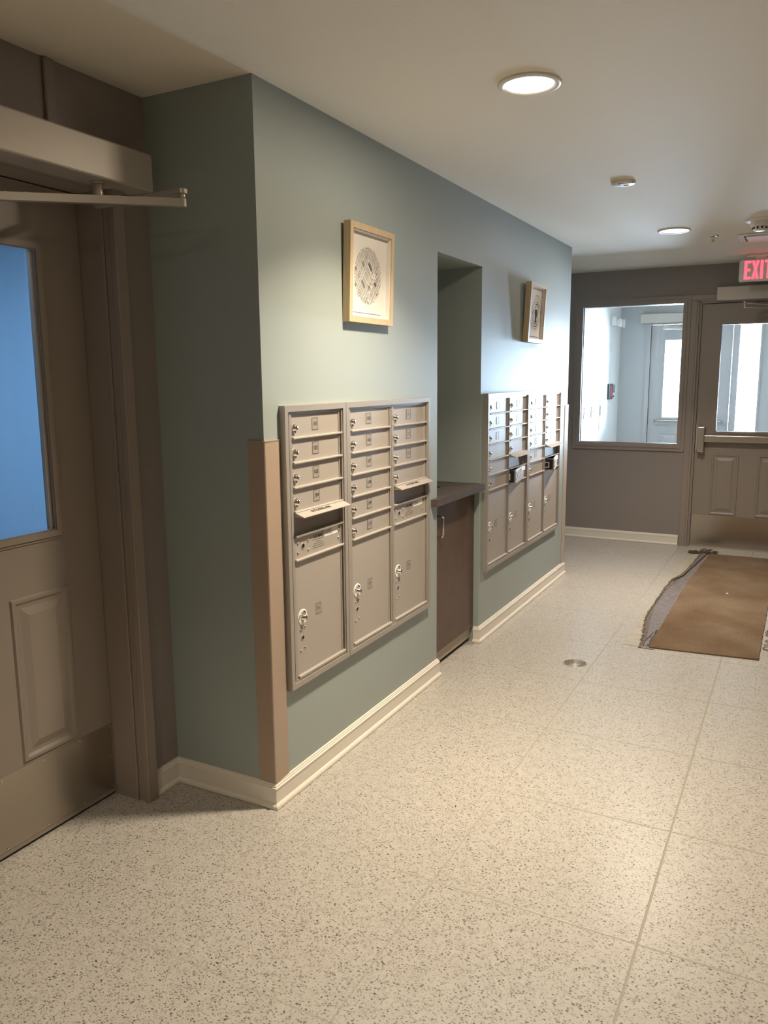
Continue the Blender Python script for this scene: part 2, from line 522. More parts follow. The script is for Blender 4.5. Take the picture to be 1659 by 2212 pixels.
b = B('floor'); b.box(-3.2, 3.0, -6.0, 9.4, -.06, 0); b.out('floor', kind='structure')
wall('wall_left', 0, -.12, 0.0, 0.0, LN, 0, H,
     [(N1, N2, -.1, HN), (.106, 1.300, .428, 1.438), (2.124, 3.655, .428, 1.438)], 'sage')
b = B('sage')
b.box(-.46, -.12, 0.0, .12, 0, H)                       # return beside the left door
b.out('wall_near', kind='structure')
b = B('sage')                                            # lining of the niche
b.box(-.62, -.12, N1 - .10, N1, 0, HN); b.box(-.62, -.12, N2, N2 + .10, 0, HN)
b.box(-.62, -.12, N1 - .10, N2 + .10, HN, HN + .10); b.box(-.74, -.62, N1 - .10, N2 + .10, 0, HN + .1)
b.out('wall_niche', kind='structure')
b = B('sage'); b.box(-1.8, -.12, LN - .12, LN, 0, H); b.out('wall_return', kind='structure')
b = B('taupe'); b.box(-1.92, -1.8, LN - .12, F, 0, H); b.out('wall_alcove', kind='structure')
wall('wall_door_side', 0, -.64, D, -6.0, 0.12, 0, H, [(-1.132, -.150, -.1, 2.200)], 'taupe')
wall('wall_far', 1, F, F + .14, -1.92, 2.72, 0, H, [(-.29, .638, .90, 2.198), (.735, 1.695, -.1, 2.19)], 'taupe')
b = B('taupe'); b.box(2.6, 2.72, -6.0, F, 0, H); b.out('wall_right', kind='structure')
b = B('taupe'); b.box(-.64, 2.72, -6.12, -6.0, 0, H); b.out('wall_back', kind='structure')
b = B('ceil'); b.box(-3.2, 3.0, -6.12, 8.24, H, H + .08); b.out('ceiling', kind='structure')
# drywall bead above the left door
b = B('taupe'); b.box(D, D + .012, -.412, -.372, 2.2, H, bev=.005); b.out('trim_5', kind='structure')

# vestibule beyond the far wall
VX, VY = -.46, 8.10
b = B('white'); b.box(VX - .1, VX, F + .14, VY, 0, H); b.out('wall_vestibule_left', kind='structure')
b = B('white'); b.box(2.2, 2.3, F + .14, VY, 0, H); b.out('wall_vestibule_right', kind='structure')
wall('wall_vestibule_outer', 1, VY, VY + .14, VX - .1, 2.3, 0, H, [(-.10, .84, -.1, 2.16), (.90, 1.13, .30, 2.13)], 'vest')
# room behind the left door
b = B('bluewall'); b.box(-3.1, -3.0, -2.6, 1.2, 0, H); b.out('wall_side_room_back', kind='structure')
b = B('bluewall'); b.box(-3.0, -.66, 1.1, 1.2, 0, H); b.out('wall_side_room_far', kind='structure')
b = B('bluewall'); b.box(-3.0, -.66, -2.6, -2.5, 0, H); b.out('wall_side_room_near', kind='structure')
# outside
b = B('concrete'); b.box(-14, 16, 9.4, 30, -.12, -.02); b.out('floor_outdoors', kind='structure')

# baseboards
BP = [(0, 0), (.0215, 0), (.0235, .004), (.022, .012), (.016, .0185), (.0125, .0195), (.0125, .070), (.0145, .0725), (.0145, .078),
      (.0105, .081), (.0105, .0845), (.0065, .0885), (.0065, .092), (0, .094)]
b = B('cream'); sweep(b, [(D, -.141), (D, 0), (0, 0), (0, N1), (-.028, N1)], BP); b.out('baseboard_left', kind='structure')
b = B('cream'); sweep(b, [(-.028, N2), (0, N2), (0, LN), (-1.8, LN)], BP); b.out('baseboard_center', kind='structure')
b = B('cream'); sweep(b, [(-1.8, F), (.666, F)], BP); b.out('baseboard_far', kind='structure')
b = B('cream'); sweep(b, [(D, -6), (D, -1.14)], BP); b.out('baseboard_near', kind='structure')
b = B('cream'); sweep(b, [(2.6, F), (2.6, -6)], BP); b.out('baseboard_right', kind='structure')

# ================================================================== LEFT DOOR
PANEL = [(0, 0), (.005, .007), (.015, .007), (.024, .0008), (.036, .0008), (.062, .009)]


def screws(b, pts, axis, sign, r=.004, k='chrome'):
    for p in pts:
        b.cyl(p, axis, r, sign * .0022, k, seg=10, r2=r * .6)


YS, YE, XD = -.194, -1.090, -.597
b = B('trimt')
# frame: jambs, stop and face, legs and head
for (ya, yb) in ((YS + .002, -.143), (-1.139, YE - .002)):
    near = ya if ya > -.5 else yb
b.box(-.64, -.487, -.192, -.150, 0, 2.200); b.box(-.487, -.430, -.186, -.143, 0, 2.207, bev=.003)
b.box(-.455, -.4285, -.192, -.183, 0, 2.160, bev=.003)
b.box(-.500, -.484, -.194, -.186, 0, 2.160, bev=.002)
b.box(-.64, -.487, -1.132, -1.092, 0, 2.200); b.box(-.487, -.430, -1.139, -1.098, 0, 2.207, bev=.003)
b.box(-.64, -.487, -1.092, -.192, 2.158, 2.200); b.box(-.487, -.430, -1.098, -.186, 2.158, 2.207, bev=.003)
b.box(-.70, -.615, -1.10, -.19, 0, .011, 'black')  # black strip added under the slab, blocks light from the side room
b.box(-.665, -.643, -1.11, -.175, 2.135, 2.20); b.box(-.665, -.643, -.21, -.17, 0, 2.14); b.box(-.665, -.643, -1.12, -1.075, 0, 2.14)  # stops added behind the slab edges to close the light gaps
b.out('trim_1', kind='structure')

door1 = thing('door_1', (XD, (YS + YE) / 2, 0.01), kind='structure')
b = B('slab')
gx0, gx1 = -.935, -.345     # lite outer
n = [(gx0 + .02, gx1 - .02, 1.04, 1.965)]
us = [YE, gx0 + .02, gx1 - .02, YS]; zs = [.012, 1.04, 1.965, 2.154]
for i in range(3):
    for j in range(3):
        if i == 1 and j == 1: continue
        b.box(XD - .043, XD, us[i], us[i + 1], zs[j], zs[j + 1])
b.loops(0, 1, XD, -.575, -.346, .295, .850, PANEL); b.loops(0, 1, XD, -.936, -.707, .295, .850, PANEL)
b.out('door_slab', door1)
b = B('slab'); ring(b, 0, XD, XD + .004, gx0, gx1, 1.018, 1.986, .034); ring(b, 0, XD - .003, XD + .009, gx0 + .010, gx1 - .010, 1.028, 1.976, .020)
b.box(XD - .022, XD - .006, gx1 - .045, gx1 - .031, 1.05, 1.952, 'alu')
b.out('glazing_frame', door1)
b = B('frost'); b.box(XD - .024, XD - .018, gx0 + .02, gx1 - .02, 1.04, 1.965); b.out('glass_pane', door1)
b = B('steel'); b.box(XD, XD + .0015, YE + .01, YS - .006, .028, .283)
for y in (-.205, -.345, -.50, -.66, -.82, -.97):
    screws(b, [(XD + .0015, y, .274), (XD + .0015, y, .037)], 0, 1)
screws(b, [(XD + .0015, -.205, .155)], 0, 1)
b.out('kick_plate', door1)

# operator over the left door
def operator(name, base, label, housing, spindle, elbow, shoe, group=None):
    t = thing(name, base, label, 'door operator')
    h = B('alu'); h.box(*housing, bev=.006); h.out('housing', t)
    x, y, z = spindle
    h = B('arm'); h.cyl((x, y, z), 2, .016, .078, seg=20); h.cyl((x, y, housing[4] - .005), 2, .024, .006, seg=24); h.out('spindle', t)

    def bar(p, q, w, th):
        p, q = Vector(p), Vector(q); d = (q - p).normalized(); nn = Vector((-d.y, d.x, 0)).normalized() * w / 2
        bb = B('arm')
        up = Vector((0, 0, th / 2)); seg = 8
        pts = []
        for c, a0 in ((p, 90), (q, -90)):
            for i in range(seg + 1):
                a = math.radians(a0 + 180 * i / seg)
                pts.append(c + d * math.cos(a) * w / 2 + nn * math.sin(a))
        v0 = [bb.bm.verts.new(v - up) for v in pts]; v1 = [bb.bm.verts.new(v + up) for v in pts]
        bb.bm.faces.new(v0[::-1]); bb.bm.faces.new(v1)
        for i in range(len(pts)):
            j = (i + 1) % len(pts); bb.bm.faces.new((v0[i], v0[j], v1[j], v1[i]))
        return bb
    bar((x, y, z + .004), (elbow[0], elbow[1], z + .004), .030, .012).out('main_arm', t)
    fb = bar((elbow[0], elbow[1], z - .028), (shoe[0], shoe[1], z - .028), .022, .022)
    fb.cyl((elbow[0], elbow[1], z - .020), 2, .009, .020)
    for f_ in (.15, .26, .62, .70):
        q = Vector((elbow[0], elbow[1], z - .017)).lerp(Vector((shoe[0], shoe[1], z - .017)), f_)
        fb.cyl(tuple(q), 2, .004, .003, seg=10)
    fb.out('forearm', t)
    fb = B('arm'); fb.box(shoe[0] - (.02 if abs(shoe[0]) > 0 else 0), shoe[0] + .02, shoe[1] - .03, shoe[1] + .03, z - .040, z - .010, bev=.003); fb.out('door_bracket', t)
    return t


operator('door_operator', (-.46, -.6, 2.16), 'large grey metal door operator with bent arm, mounted over the near left door',
         (-.458, -.355, -1.13, -.080, 2.156, 2.275), (-.405, -.275, 2.082), (-.050, -.292, 0), (-.577, -.735, 0))

# ================================================================== MAILBOXES
P = .0889
ZT = 1.418
FX = .009      # door face


def lock(yc, zc, parent, big=False):
    b = B('chrome')
    b.lathe((FX, yc, zc), [(.0135, 0), (.0135, .003), (.0115, .005), (.0100, .012), (.008, .014), (0, .014)], seg=20, axis=0)
    b.box(FX + .012, FX + .0148, yc - .002, yc + .002, zc - .006, zc + .006, 'cavity')
    b.cyl((FX, yc, zc - .013), 0, .007, .006, seg=14)
    b.out('lock', parent)


def badge(yc, zc, txt, parent, w=.042, h=.044, faint=False):
    b = B('badge')
    ring(b, 0, FX, FX + .0012, yc - w / 2, yc + w / 2, zc - h / 2, zc + h / 2, .0016, 'inkg')
    b.box(FX, FX + .0008, yc - w / 2, yc + w / 2, zc - h / 2, zc + h / 2, 'badge')
    if txt:
        b.text(txt, (FX + .0013, yc, zc), (0, 1, 0), (0, 0, 1), .0205, 'ink' if not faint else 'inkg')
    b.out('number_badge', parent)


def door_mesh(y0, y1, z0, z1, lip=.0085, lipx=.021):
    b = B('mail')
    b.box(-.001, FX, y0 + .0015, y1 - .012, z0 + lip, z1 - .0015)
    b.box(-.001, FX + .0045, y1 - .0175, y1 - .012, z0 + lip, z1 - .0015, bev=.0015)     # hinge-side fold
    b.prism([(0, z0), (lipx - .003, z0), (lipx, z0 + .003), (lipx, z0 + lip - .002), (lipx - .003, z0 + lip), (0, z0 + lip)], 1, y0, y1 - .002)
    return b


def hole(b, y, z, r):
    b.lathe((FX + .0012, y, z), [(r * 1.25, -.001), (r * 1.2, .0004), (r, .0004), (r, -.001)], 'mail', seg=20, axis=0)
    b.cyl((FX - .001, y, z), 0, r, .0014, 'black', seg=18)


def rivet(b, y, z, r=.0048):
    b.lathe((FX, y, z), [(r, 0), (r * .92, .002), (r * .6, .0042), (0, .005)], 'mailtrim', seg=12, axis=0)


def tenant(unit, y0, y1, row, txt, faint=False, nobadge=False):
    z1 = ZT - row * P; z0 = z1 - P
    d = door_mesh(y0, y1, z0, z1).out('tenant_door', unit)
    lock(y0 + .017, z0 + .042, d)
    if not nobadge: badge(y0 + .157, z0 + .049, txt, d, faint=faint)
    else:
        b = B('badge'); b.box(FX, FX + .0003, y0 + .137, y0 + .177, z0 + .028, z0 + .0695, 'mail'); b.box(FX, FX + .0004, y0 + .137, y0 + .177, z0 + .068, z0 + .0695); b.box(FX, FX + .0004, y0 + .137, y0 + .177, z0 + .028, z0 + .0292)
        b.out('badge_outline', d)


def parcel(unit, y0, y1, txt):
    z1 = ZT - 6 * P; z0 = .440
    b = door_mesh(y0, y1, z0, z1, lip=.012)
    for zz in (.626, .546):
        rivet(b, y0 + .026, zz - .004, .0038); rivet(b, y0 + .055, zz + .002, .0038)
    hole(b, y0 + .041, .588, .0085)
    d = b.out('parcel_door', unit)
    b = B('ring')
    c = (FX, y0 + .042, .668)
    b.lathe(c, [(.030, 0), (.030, .0015), (.0275, .0025), (.0135, .0025), (.0135, 0)], seg=36, axis=0)
    for a0 in (35, 155):
        for i in range(5):
            a = math.radians(a0 + i * 9)
            b.box(FX + .0022, FX + .003, c[1] + .022 * math.cos(a) - .0022, c[1] + .022 * math.cos(a) + .0022, c[2] + .022 * math.sin(a) - .0022, c[2] + .022 * math.sin(a) + .0022, 'ink')
    b.out('lock_escutcheon', d)
    b = B('chrome')
    b.lathe(c, [(.0125, .001), (.0125, .006), (.010, .008), (.010, .017), (.007, .019), (0, .019)], seg=22, axis=0)
    b.box(FX + .018, FX + .0198, c[1] - .0018, c[1] + .0018, c[2] - .006, c[2] + .006, 'cavity')
    b.out('lock', d)
    b = B('badge'); yc, zc = y0 + .154, .673
    ring(b, 0, FX, FX + .0008, yc - .019, yc + .019, zc - .021, zc + .021, .0013, 'inkg'); b.box(FX, FX + .0005, yc - .019, yc + .019, zc - .021, zc + .021, 'badge')
    if txt: b.text(txt, (FX + .0008, yc, zc), (0, 1, 0), (0, 0, 1), .019, 'inkg')
    b.out('number_badge', d)


def outgoing(unit, y0, y1, show_text=True):
    z1 = ZT - 4 * P; z0 = z1 - P
    # sloping hood
    b = B('mail')
    b.prism([(.004, z1 + .006), (.008, z1 + .0075), (.054, z1 - .0100), (.054, z1 - .0125), (.050, z1 - .0130), (.004, z1 + .003)], 1, y0 + .002, y1 - .004)
    b.prism([(.004, z1 - .012), (.004, z1 + .003), (.044, z1 - .0115)], 1, y0 + .003, y0 + .005)
    b.prism([(.004, z1 - .012), (.004, z1 + .003), (.044, z1 - .0115)], 1, y1 - .007, y1 - .005)
    if show_text:
        s = Vector((.046, 0, -.0175)).normalized()
        b.text('OUTGOING MAIL', (.032, (y0 + y1) / 2 - .018, z1 - .0012), (0, 1, 0), tuple(-s), .0185, 'ink', bold=.0003, lift=.0006, sx=.92)
    b.out('outgoing_hood', unit)
    b = B('chute'); b.prism([(-.004, z0 + .008), (.004, z0 + .008), (-.002, z1 - .002), (-.008, z1 - .002)], 1, y0 + .002, y1 - .004)
    b.out('mail_chute', unit)
    b = B('mail'); b.prism([(0, z0), (.018, z0), (.021, z0 + .003), (.021, z0 + .0065), (.018, z0 + .0085), (-.006, z0 + .0085)], 1, y0, y1 - .002)
    b.out('sill_rail', unit)


def usmail(unit, y0, y1, swing=None):
    z1 = ZT - 5 * P; z0 = z1 - P
    if swing is None:
        b = door_mesh(y0, y1, z0, z1)
    else:
        r = B('mail'); r.prism([(0, z0), (.018, z0), (.021, z0 + .003), (.021, z0 + .0065), (.018, z0 + .0085), (0, z0 + .0085)], 1, y0, y1 - .002)
        r.out('sill_rail', unit)
        b = B('mail'); b.box(-.001, FX, y0 + .004, y1 - .010, z0 + .003, z1 - .002, bev=.001)
    for dy, dz in ((.023, .066), (.023, .031), (.092, .066), (.092, .031), (.312, .068), (.310, .038)):
        rivet(b, y0 + min(dy, y1 - y0 - .022), z0 + dz)
    hole(b, y0 + .057, z0 + .050, .0095)
    R_, U_ = (0, 1, 0), (0, 0, 1)
    b.text('U.S. MAIL', (FX, y0 + .163, z0 + .070), R_, U_, .0165, 'ink', bold=.0006, sx=.92)
    for i, (yy, w) in enumerate(((.163, .080), (.163, .034), (.163, .066), (.163, .085), (.163, .080))):
        zz = z0 + .0585 - i * .0078
        yv = y0 + yy - w / 2
        while yv < y0 + yy + w / 2:
            l = random.uniform(.003, .010)
            b.box(FX, FX + .0002, yv, min(yv + l, y0 + yy + w / 2), zz - .0014, zz + .0014, 'inkg'); yv += l + .0018
    hinge = Vector((FX, y1 - .011, 0))

    def sw(b_):
        if swing is None: return b_
        a = math.radians(swing)
        rot = Matrix.Rotation(a, 3, 'Z')
        b_.mapped(lambda co: rot @ (co - hinge) + hinge, 0)
        return b_
    d = sw(b).out('carrier_door', unit)
    s = B('paper'); s.box(FX, FX + .0006, y0 + .208, y0 + .306, z0 + .058, z0 + .0855)
    for i in range(4):
        zz = z0 + .081 - i * .005
        s.box(FX + .0006, FX + .0008, y0 + .213, y0 + .213 + random.uniform(.035, .05), zz - .001, zz + .001, 'inkg')
    if swing is not None:
        for v in s.bm.verts:      # curled corner of the loose sticker
            if v.co.y > y0 + .26: v.co.x += .006
    sw(s).out('sticker', d)
    if swing is not None:
        s = B('black')
        s.box(-.085, -.002, y0 + .008, y0 + .115, z0 + .008, z1 - .008, bev=.002)
        ring(s, 0, 0, 1, 0, 1, 0, 1, .1) if False else None
        yq = y0 + .0075
        ring(s, 1, yq - .001, yq, -.066, -.026, z0 + .022, z0 + .062, .006, 'ring')
        screws(s, [(-.075, yq + .0005, z0 + .064), (-.075, yq + .0005, z0 + .022)], 1, -1, .0035, 'ring')
        sw(s).out('lock_case', d)
        s = B('cavity'); s.box(-.10, -.098, y0, y1, z0, z1); s.box(-.10, -.002, y0 - .002, y0, z0, z1); s.box(-.1, -.002, y1 - .003, y1, z0, z1)  # lining carries the shade of the open compartment in its colour
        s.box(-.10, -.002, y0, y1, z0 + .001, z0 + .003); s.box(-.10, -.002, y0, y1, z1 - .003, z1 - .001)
        s.out('cavity_lining', unit)


def mail_unit(y0, y1, cols, label, group):
    unit = thing('mailbox_unit', (0, (y0 + y1) / 2, .412), label, 'mailbox', group)
    z0, z1 = .412, 1.4503
    b = B('mailtrim')
    ring(b, 0, .0, .022, y0, y1, z0, z1, .010); ring(b, 0, .0, .0235, y0 + .002, y1 - .002, z0 + .002, z1 - .002, .020)
    ring(b, 0, .0, .0175, y0 + .022, y1 - .022, z0 + .022, z1 - .022, .006)
    b.out('trim_frame', unit)
    b = B('mailtrim')
    ys = [y0 + .024] + [v for c in cols for v in c[:2]] + [y1 - .024]
    for i in range(0, len(ys), 2):
        if ys[i + 1] > ys[i] + .002:
            b.box(-.02, .0125, ys[i], ys[i + 1], z0 + .024, z1 - .024)
            if ys[i + 1] - ys[i] > .02:
                c = (ys[i] + ys[i + 1]) / 2
                b.box(0, .017, c - .006, c + .006, z0 + .024, z1 - .024)
    b.box(-.02, .0165, y0 + .024, y1 - .024, ZT, z1 - .024)
    b.out('face_frame', unit)
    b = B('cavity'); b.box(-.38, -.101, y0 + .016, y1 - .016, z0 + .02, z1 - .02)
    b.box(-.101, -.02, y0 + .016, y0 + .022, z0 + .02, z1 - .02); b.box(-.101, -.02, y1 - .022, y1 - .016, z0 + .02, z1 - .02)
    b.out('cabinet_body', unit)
    for (a, c, rows, ptxt, swing, outtext) in cols:
        for r, t in enumerate(rows):
            tenant(unit, a, c, r, t if t not in ('-', 'blank') else None, nobadge=(t == 'blank'))
        if len(rows) == 4:
            outgoing(unit, a, c, outtext); usmail(unit, a, c, swing)
        parcel(unit, a, c, ptxt)
    return unit


G = 'recessed wall mailbox units'
mail_unit(.092, .513, [(.150, .490, ['101', '102', '103', '104'], 'P1', None, True)],
          'narrow single-column beige metal mailbox unit with doors 101 to 104, nearest the corner guard', G)
mail_unit(.513, 1.315, [(.563, .905, ['105', '106', '107', '108', '109', '110'], 'P2', None, True),
                        (.943, 1.285, ['111', '112', '113', 'blank'], 'P3', None, True)],
          'two-column beige metal mailbox unit with doors 105 to 113, just left of the niche', G)
mail_unit(2.111, 2.885, [(2.155, 2.497, ['-', '-', '-', 'blank', 'blank', 'blank'], None, None, True),
                         (2.530, 2.866, ['-', '-', '-', 'blank'], None, 8, False)],
          'two-column beige metal mailbox unit just right of the niche, carrier door ajar', G)
mail_unit(2.885, 3.670, [(2.932, 3.274, ['-', '-', '-', '-', '-', 'blank'], None, None, True),
                         (3.309, 3.651, ['-', '-', '-', '-'], None, 12, False)],
          'farthest two-column beige metal mailbox unit, at the far end of the green wall', G)

# ================================================================== CORNER GUARDS
b = B('guard')
za, zb, w = .094, 1.336, .074
b.prism([(-w + .008, -.0005), (-w + .008, -.0035), (-.003, -.0075), (.0045, -.0075), (.0075, -.0045), (.0075, .003), (.0035, w + .012), (.0005, w + .012), (.0005, -.0005)], 2, za, zb - .004)
b.prism([(-w + .007, -.0005), (-w + .007, -.0045), (-.003, -.009), (.0055, -.009), (.009, -.0055), (.009, .003), (.0045, w + .013), (.0005, w + .013), (.0005, -.0005)], 2, zb - .004, zb)
b.out('corner_guard', label='tan vinyl corner guard strip on the near corner of the green wall', cat='corner guard', origin=(0, 0, za))
b = B('guardg')
y = LN
b.prism([(.0005, y - w), (.0035, y - w), (.0085, y - .003), (.0085, y + .0045), (.005, y + .008), (-.003, y + .008), (-w, y + .0035), (-w, y + .0005), (.0005, y + .0005)], 2, za, 1.330)
b.out('corner_guard', label='slim grey beige corner guard on the far end of the green wall', cat='corner guard', origin=(0, LN, za))

# ================================================================== NICHE: CABINET AND COUNTER
cab = thing('base_cabinet', (-.30, (N1 + N2) / 2, 0), 'dark brown one-door base cabinet standing inside the wall niche', 'cabinet')
b = B('cab'); b.box(-.615, -.052, N1 + .003, N2 - .003, .10, .908); b.out('carcass', cab)
dd = B('cab'); dd.box(-.050, -.030, N1 + .006, N2 - .006, .098, .903, bev=.0012); dd = dd.out('door', cab)
b = B('chrome')
hy = N1 + .075
b.tube([(-.030, hy, .835), (-.006, hy, .835), (.002, hy, .829), (.004, hy, .82), (.004, hy, .74), (.002, hy, .731), (-.006, hy, .725), (-.030, hy, .725)], .0045, seg=10)
b.out('handle', dd)
b = B('toe'); b.box(-.075, -.050, N1 + .003, N2 - .003, .026, .097, bev=.001); b.box(-.12, -.10, N1 + .003, N2 - .003, .0, .10, 'black'); b.out('toe_kick', cab)  # black board behind the beige strip paints the shade of the gap below
b = B('lam')
b.prism([(-.615, N1 + .002), (.0015, N1 + .002), (.0015, 1.372), (.034, 1.372), (.034, 2.048), (-.615, 2.048)], 2, .909, .945)
b.out('countertop', label='dark brown laminate countertop on the niche cabinet, notched past the wall edge', cat='countertop', origin=(0, N1, .909))
b = B('black'); b.lathe((-.17, 1.80, .945), [(.030, 0), (.030, .003), (.024, .004), (.022, .0015), (0, .0015)], seg=28)
b.out('cable_grommet', label='small round black grommet set in the niche countertop', cat='grommet', origin=(-.17, 1.80, .945))

# ================================================================== PICTURES
def picture(y0, y1, z0, z1, tilt, dep, art, label):
    """front plane tilts out at the top by tilt"""
    t = thing('framed_picture', (0, (y0 + y1) / 2, z0), label, 'picture', 'square pine picture frames on the green wall')
    tf = lambda co: Vector((co.x + .001 + tilt * (co.z - z0) / (z1 - z0), co.y, co.z))
    b = B('pine'); ring(b, 0, 0, dep, y0, y1, z0, z1, .0235); b.mapped(tf, 0); b.out('frame', t)
    yc, zc = (y0 + y1) / 2, (z0 + z1) / 2
    b = B('mount'); b.box(.002, dep - .024, y0 + .02, y1 - .02, z0 + .02, z1 - .02)
    ring(b, 0, dep - .024, dep - .006, y0 + .0235, y1 - .0235, z0 + .0235, z1 - .0235, .004)
    b.mapped(tf, 0); mo = b.out('mount_board', t)
    b = B('printg')
    xa = dep - .0238
    art(b, xa, yc, zc)
    b.mapped(tf, 0); b.out('print', mo)
    b = B('chrome')
    b.tube([(.001, y0 + .05, z1 - .06), (.004, yc, z1 - .035), (.001, y1 - .05, z1 - .06)], .001, seg=6); b.out('hanging_wire', t)
    return t


def clip_seg(p, d, L, c, R):
    return (p[0] - c[0]) ** 2 + (p[1] - c[1]) ** 2 < R * R


def stroke(b, x, p, q, w, k=None):
    (y0, z0), (y1, z1) = p, q
    dx, dz = y1 - y0, z1 - z0; l = math.hypot(dx, dz) or 1
    nx, nz = -dz / l * w / 2, dx / l * w / 2
    b.quad([(x, y0 + nx, z0 + nz), (x, y0 - nx, z0 - nz), (x, y1 - nx, z1 - nz), (x, y1 + nx, z1 + nz)], k)


def art_city(b, x, yc, zc):
    rnd = random.Random(3); R = .112
    a = math.radians(52)                     # direction of the white lanes
    ux, uz = math.cos(a), math.sin(a); vx, vz = uz, -ux
    v = -R; lanes = [.012, .020, .010, .026, .014, .042, .013, .018, .011, .024, .016, .012, .02]; li = 0
    while v < R:
        wl = lanes[li % len(lanes)]; li += 1
        u = -R + rnd.uniform(0, .005)
        sl = rnd.uniform(-.18, .18)
        pitch = rnd.uniform(.0058, .0078)
        while u < R:
            wd = pitch * rnd.uniform(.40, .62)
            if rnd.random() < .05: wd = pitch * 1.4
            m0, m1 = v + .0014, v + wl - .0014
            cu = u + sl * (m1 - m0)
            # clip the stroke to the circle
            def inside(mm, uu): return mm * mm + uu * uu < R * R
            n_ = 12; on = [t_ / n_ for t_ in range(n_ + 1) if inside(m0 + (m1 - m0) * t_ / n_, u + (cu - u) * t_ / n_)]
            if len(on) > 2 and rnd.random() < .95:
                a_, b_ = on[0], on[-1]
                P_ = [((u + (cu - u) * t_) * ux + (m0 + (m1 - m0) * t_) * vx, (u + (cu - u) * t_) * uz + (m0 + (m1 - m0) * t_) * vz) for t_ in (a_, b_)]
                stroke(b, x, (yc + P_[0][0], zc + P_[0][1]), (yc + P_[1][0], zc + P_[1][1]), wd, 'printg' if rnd.random() < .25 else 'printl')
            u += pitch
        v += wl
    stroke(b, x, (yc - .135, zc - .146), (yc + .115, zc - .146), .0035, 'printl')


def art_swirl(b, x, yc, zc):
    rnd = random.Random(11); yc += .034
    def arc(r, a0, a1, w, k='printk', cy=0, cz=0):
        n = max(4, int(abs(a1 - a0) / 8)); prev = None
        for i in range(n + 1):
            a = math.radians(a0 + (a1 - a0) * i / n)
            rr = r * (1 + .035 * math.sin(3 * a + r * 90))
            p = (yc + cy + rr * math.cos(a), zc + cz + rr * math.sin(a))
            if prev: stroke(b, x, prev, p, w * (.55 + .45 * math.sin(math.pi * i / n)), k)
            prev = p
    arc(.112, -30, 110, .004); arc(.112, 195, 245, .006); arc(.105, 250, 300, .002)
    arc(.094, 60, 330, .003); arc(.096, -30, 40, .0025)
    arc(.078, 200, 345, .006); arc(.078, 20, 150, .0035)
    arc(.064, 150, 300, .0045); arc(.062, 10, 120, .006); arc(.052, 230, 330, .005)
    arc(.048, 60, 200, .0035); arc(.046, -40, 60, .006)
    v = []
    for i in range(22):
        a = 2 * math.pi * i / 22; r = .034 * (1 + .22 * math.sin(3 * a) + .1 * math.cos(5 * a))
        v.append((x, yc + r * math.cos(a) * .8, zc - .008 + r * math.sin(a) * 1.25))
    b.quad(v, 'printg')
    for i in range(16):
        a = rnd.uniform(0, 6.28); r = rnd.uniform(.04, .10)
        arc(r, math.degrees(a), math.degrees(a) + rnd.uniform(8, 24), .003)
    stroke(b, x, (yc - .15, zc - .146), (yc + .09, zc - .146), .003, 'printk')


picture(.536, .904, 1.760, 2.134, .012, .031, art_city, 'square pale pine frame with a grey cross-hatched circle print, near end of the wall')
picture(2.776, 3.120, 1.760, 2.132, .018, .036, art_swirl, 'square pine frame with a dark swirling circle print, between niche and far corner')

# ================================================================== FAR WALL WINDOW AND DOOR
w1 = thing('window_1', (.17, F, .863), kind='structure')
b = B('trimt')
ring(b, 1, F - .014, F, -.335, .677, .863, 2.235, .045)
ring(b, 1, F - .022, F + .10, -.300, .648, .893, 2.203, .034)
ring(b, 1, F + .01, F + .035, -.272, .680 - .03, .921, 2.180, .012)
b.out('window_frame', w1)
b = B('glass'); b.box(-.275, .655, F + .040, F + .046, .918, 2.178); b.out('window_pane', w1)
b = B('trimt'); b.box(-.335, .660, F - .004, F, .852, .858, bev=.001); b.out('trim_4', kind='structure')

b = B('trimt')
XL, XR = .770, 1.660
b.box(.678, .727, F - .010, F, 0, 2.187, bev=.002)
b.box(.728, .746, F - .020, F + .12, 0, 2.19, bev=.002); b.box(.746, .767, F - .004, F + .12, 0, 2.175, bev=.002)
b.box(.752, .760, F - .009, F, 0, 2.175)
b.box(XR + .003, XR + .024, F - .004, F + .12, 0, 2.175, bev=.002); b.box(XR + .024, XR + .042, F - .020, F + .12, 0, 2.19, bev=.002)
b.box(XR + .043, XR + .097, F - .010, F, 0, 2.187, bev=.002)
b.box(.678, XR + .097, F - .010, F, 2.1905, 2.235, bev=.002)
b.box(.728, XR + .042, F - .020, F + .12, 2.178, 2.190); b.box(.746, XR + .024, F - .004, F + .12, 2.160, 2.178)
b.box(.766, .786, F + .054, F + .12, 0, 2.16); b.box(XR - .013, XR + .004, F + .054, F + .12, 0, 2.16); b.box(.766, XR + .004, F + .054, F + .12, 2.138, 2.162)  # stops behind the slab, added against light leaking round it
b.box(.746, XR + .02, F - .0, F + .14, 0, .008, 'alu', bev=.002)
b.out('trim_2', kind='structure')


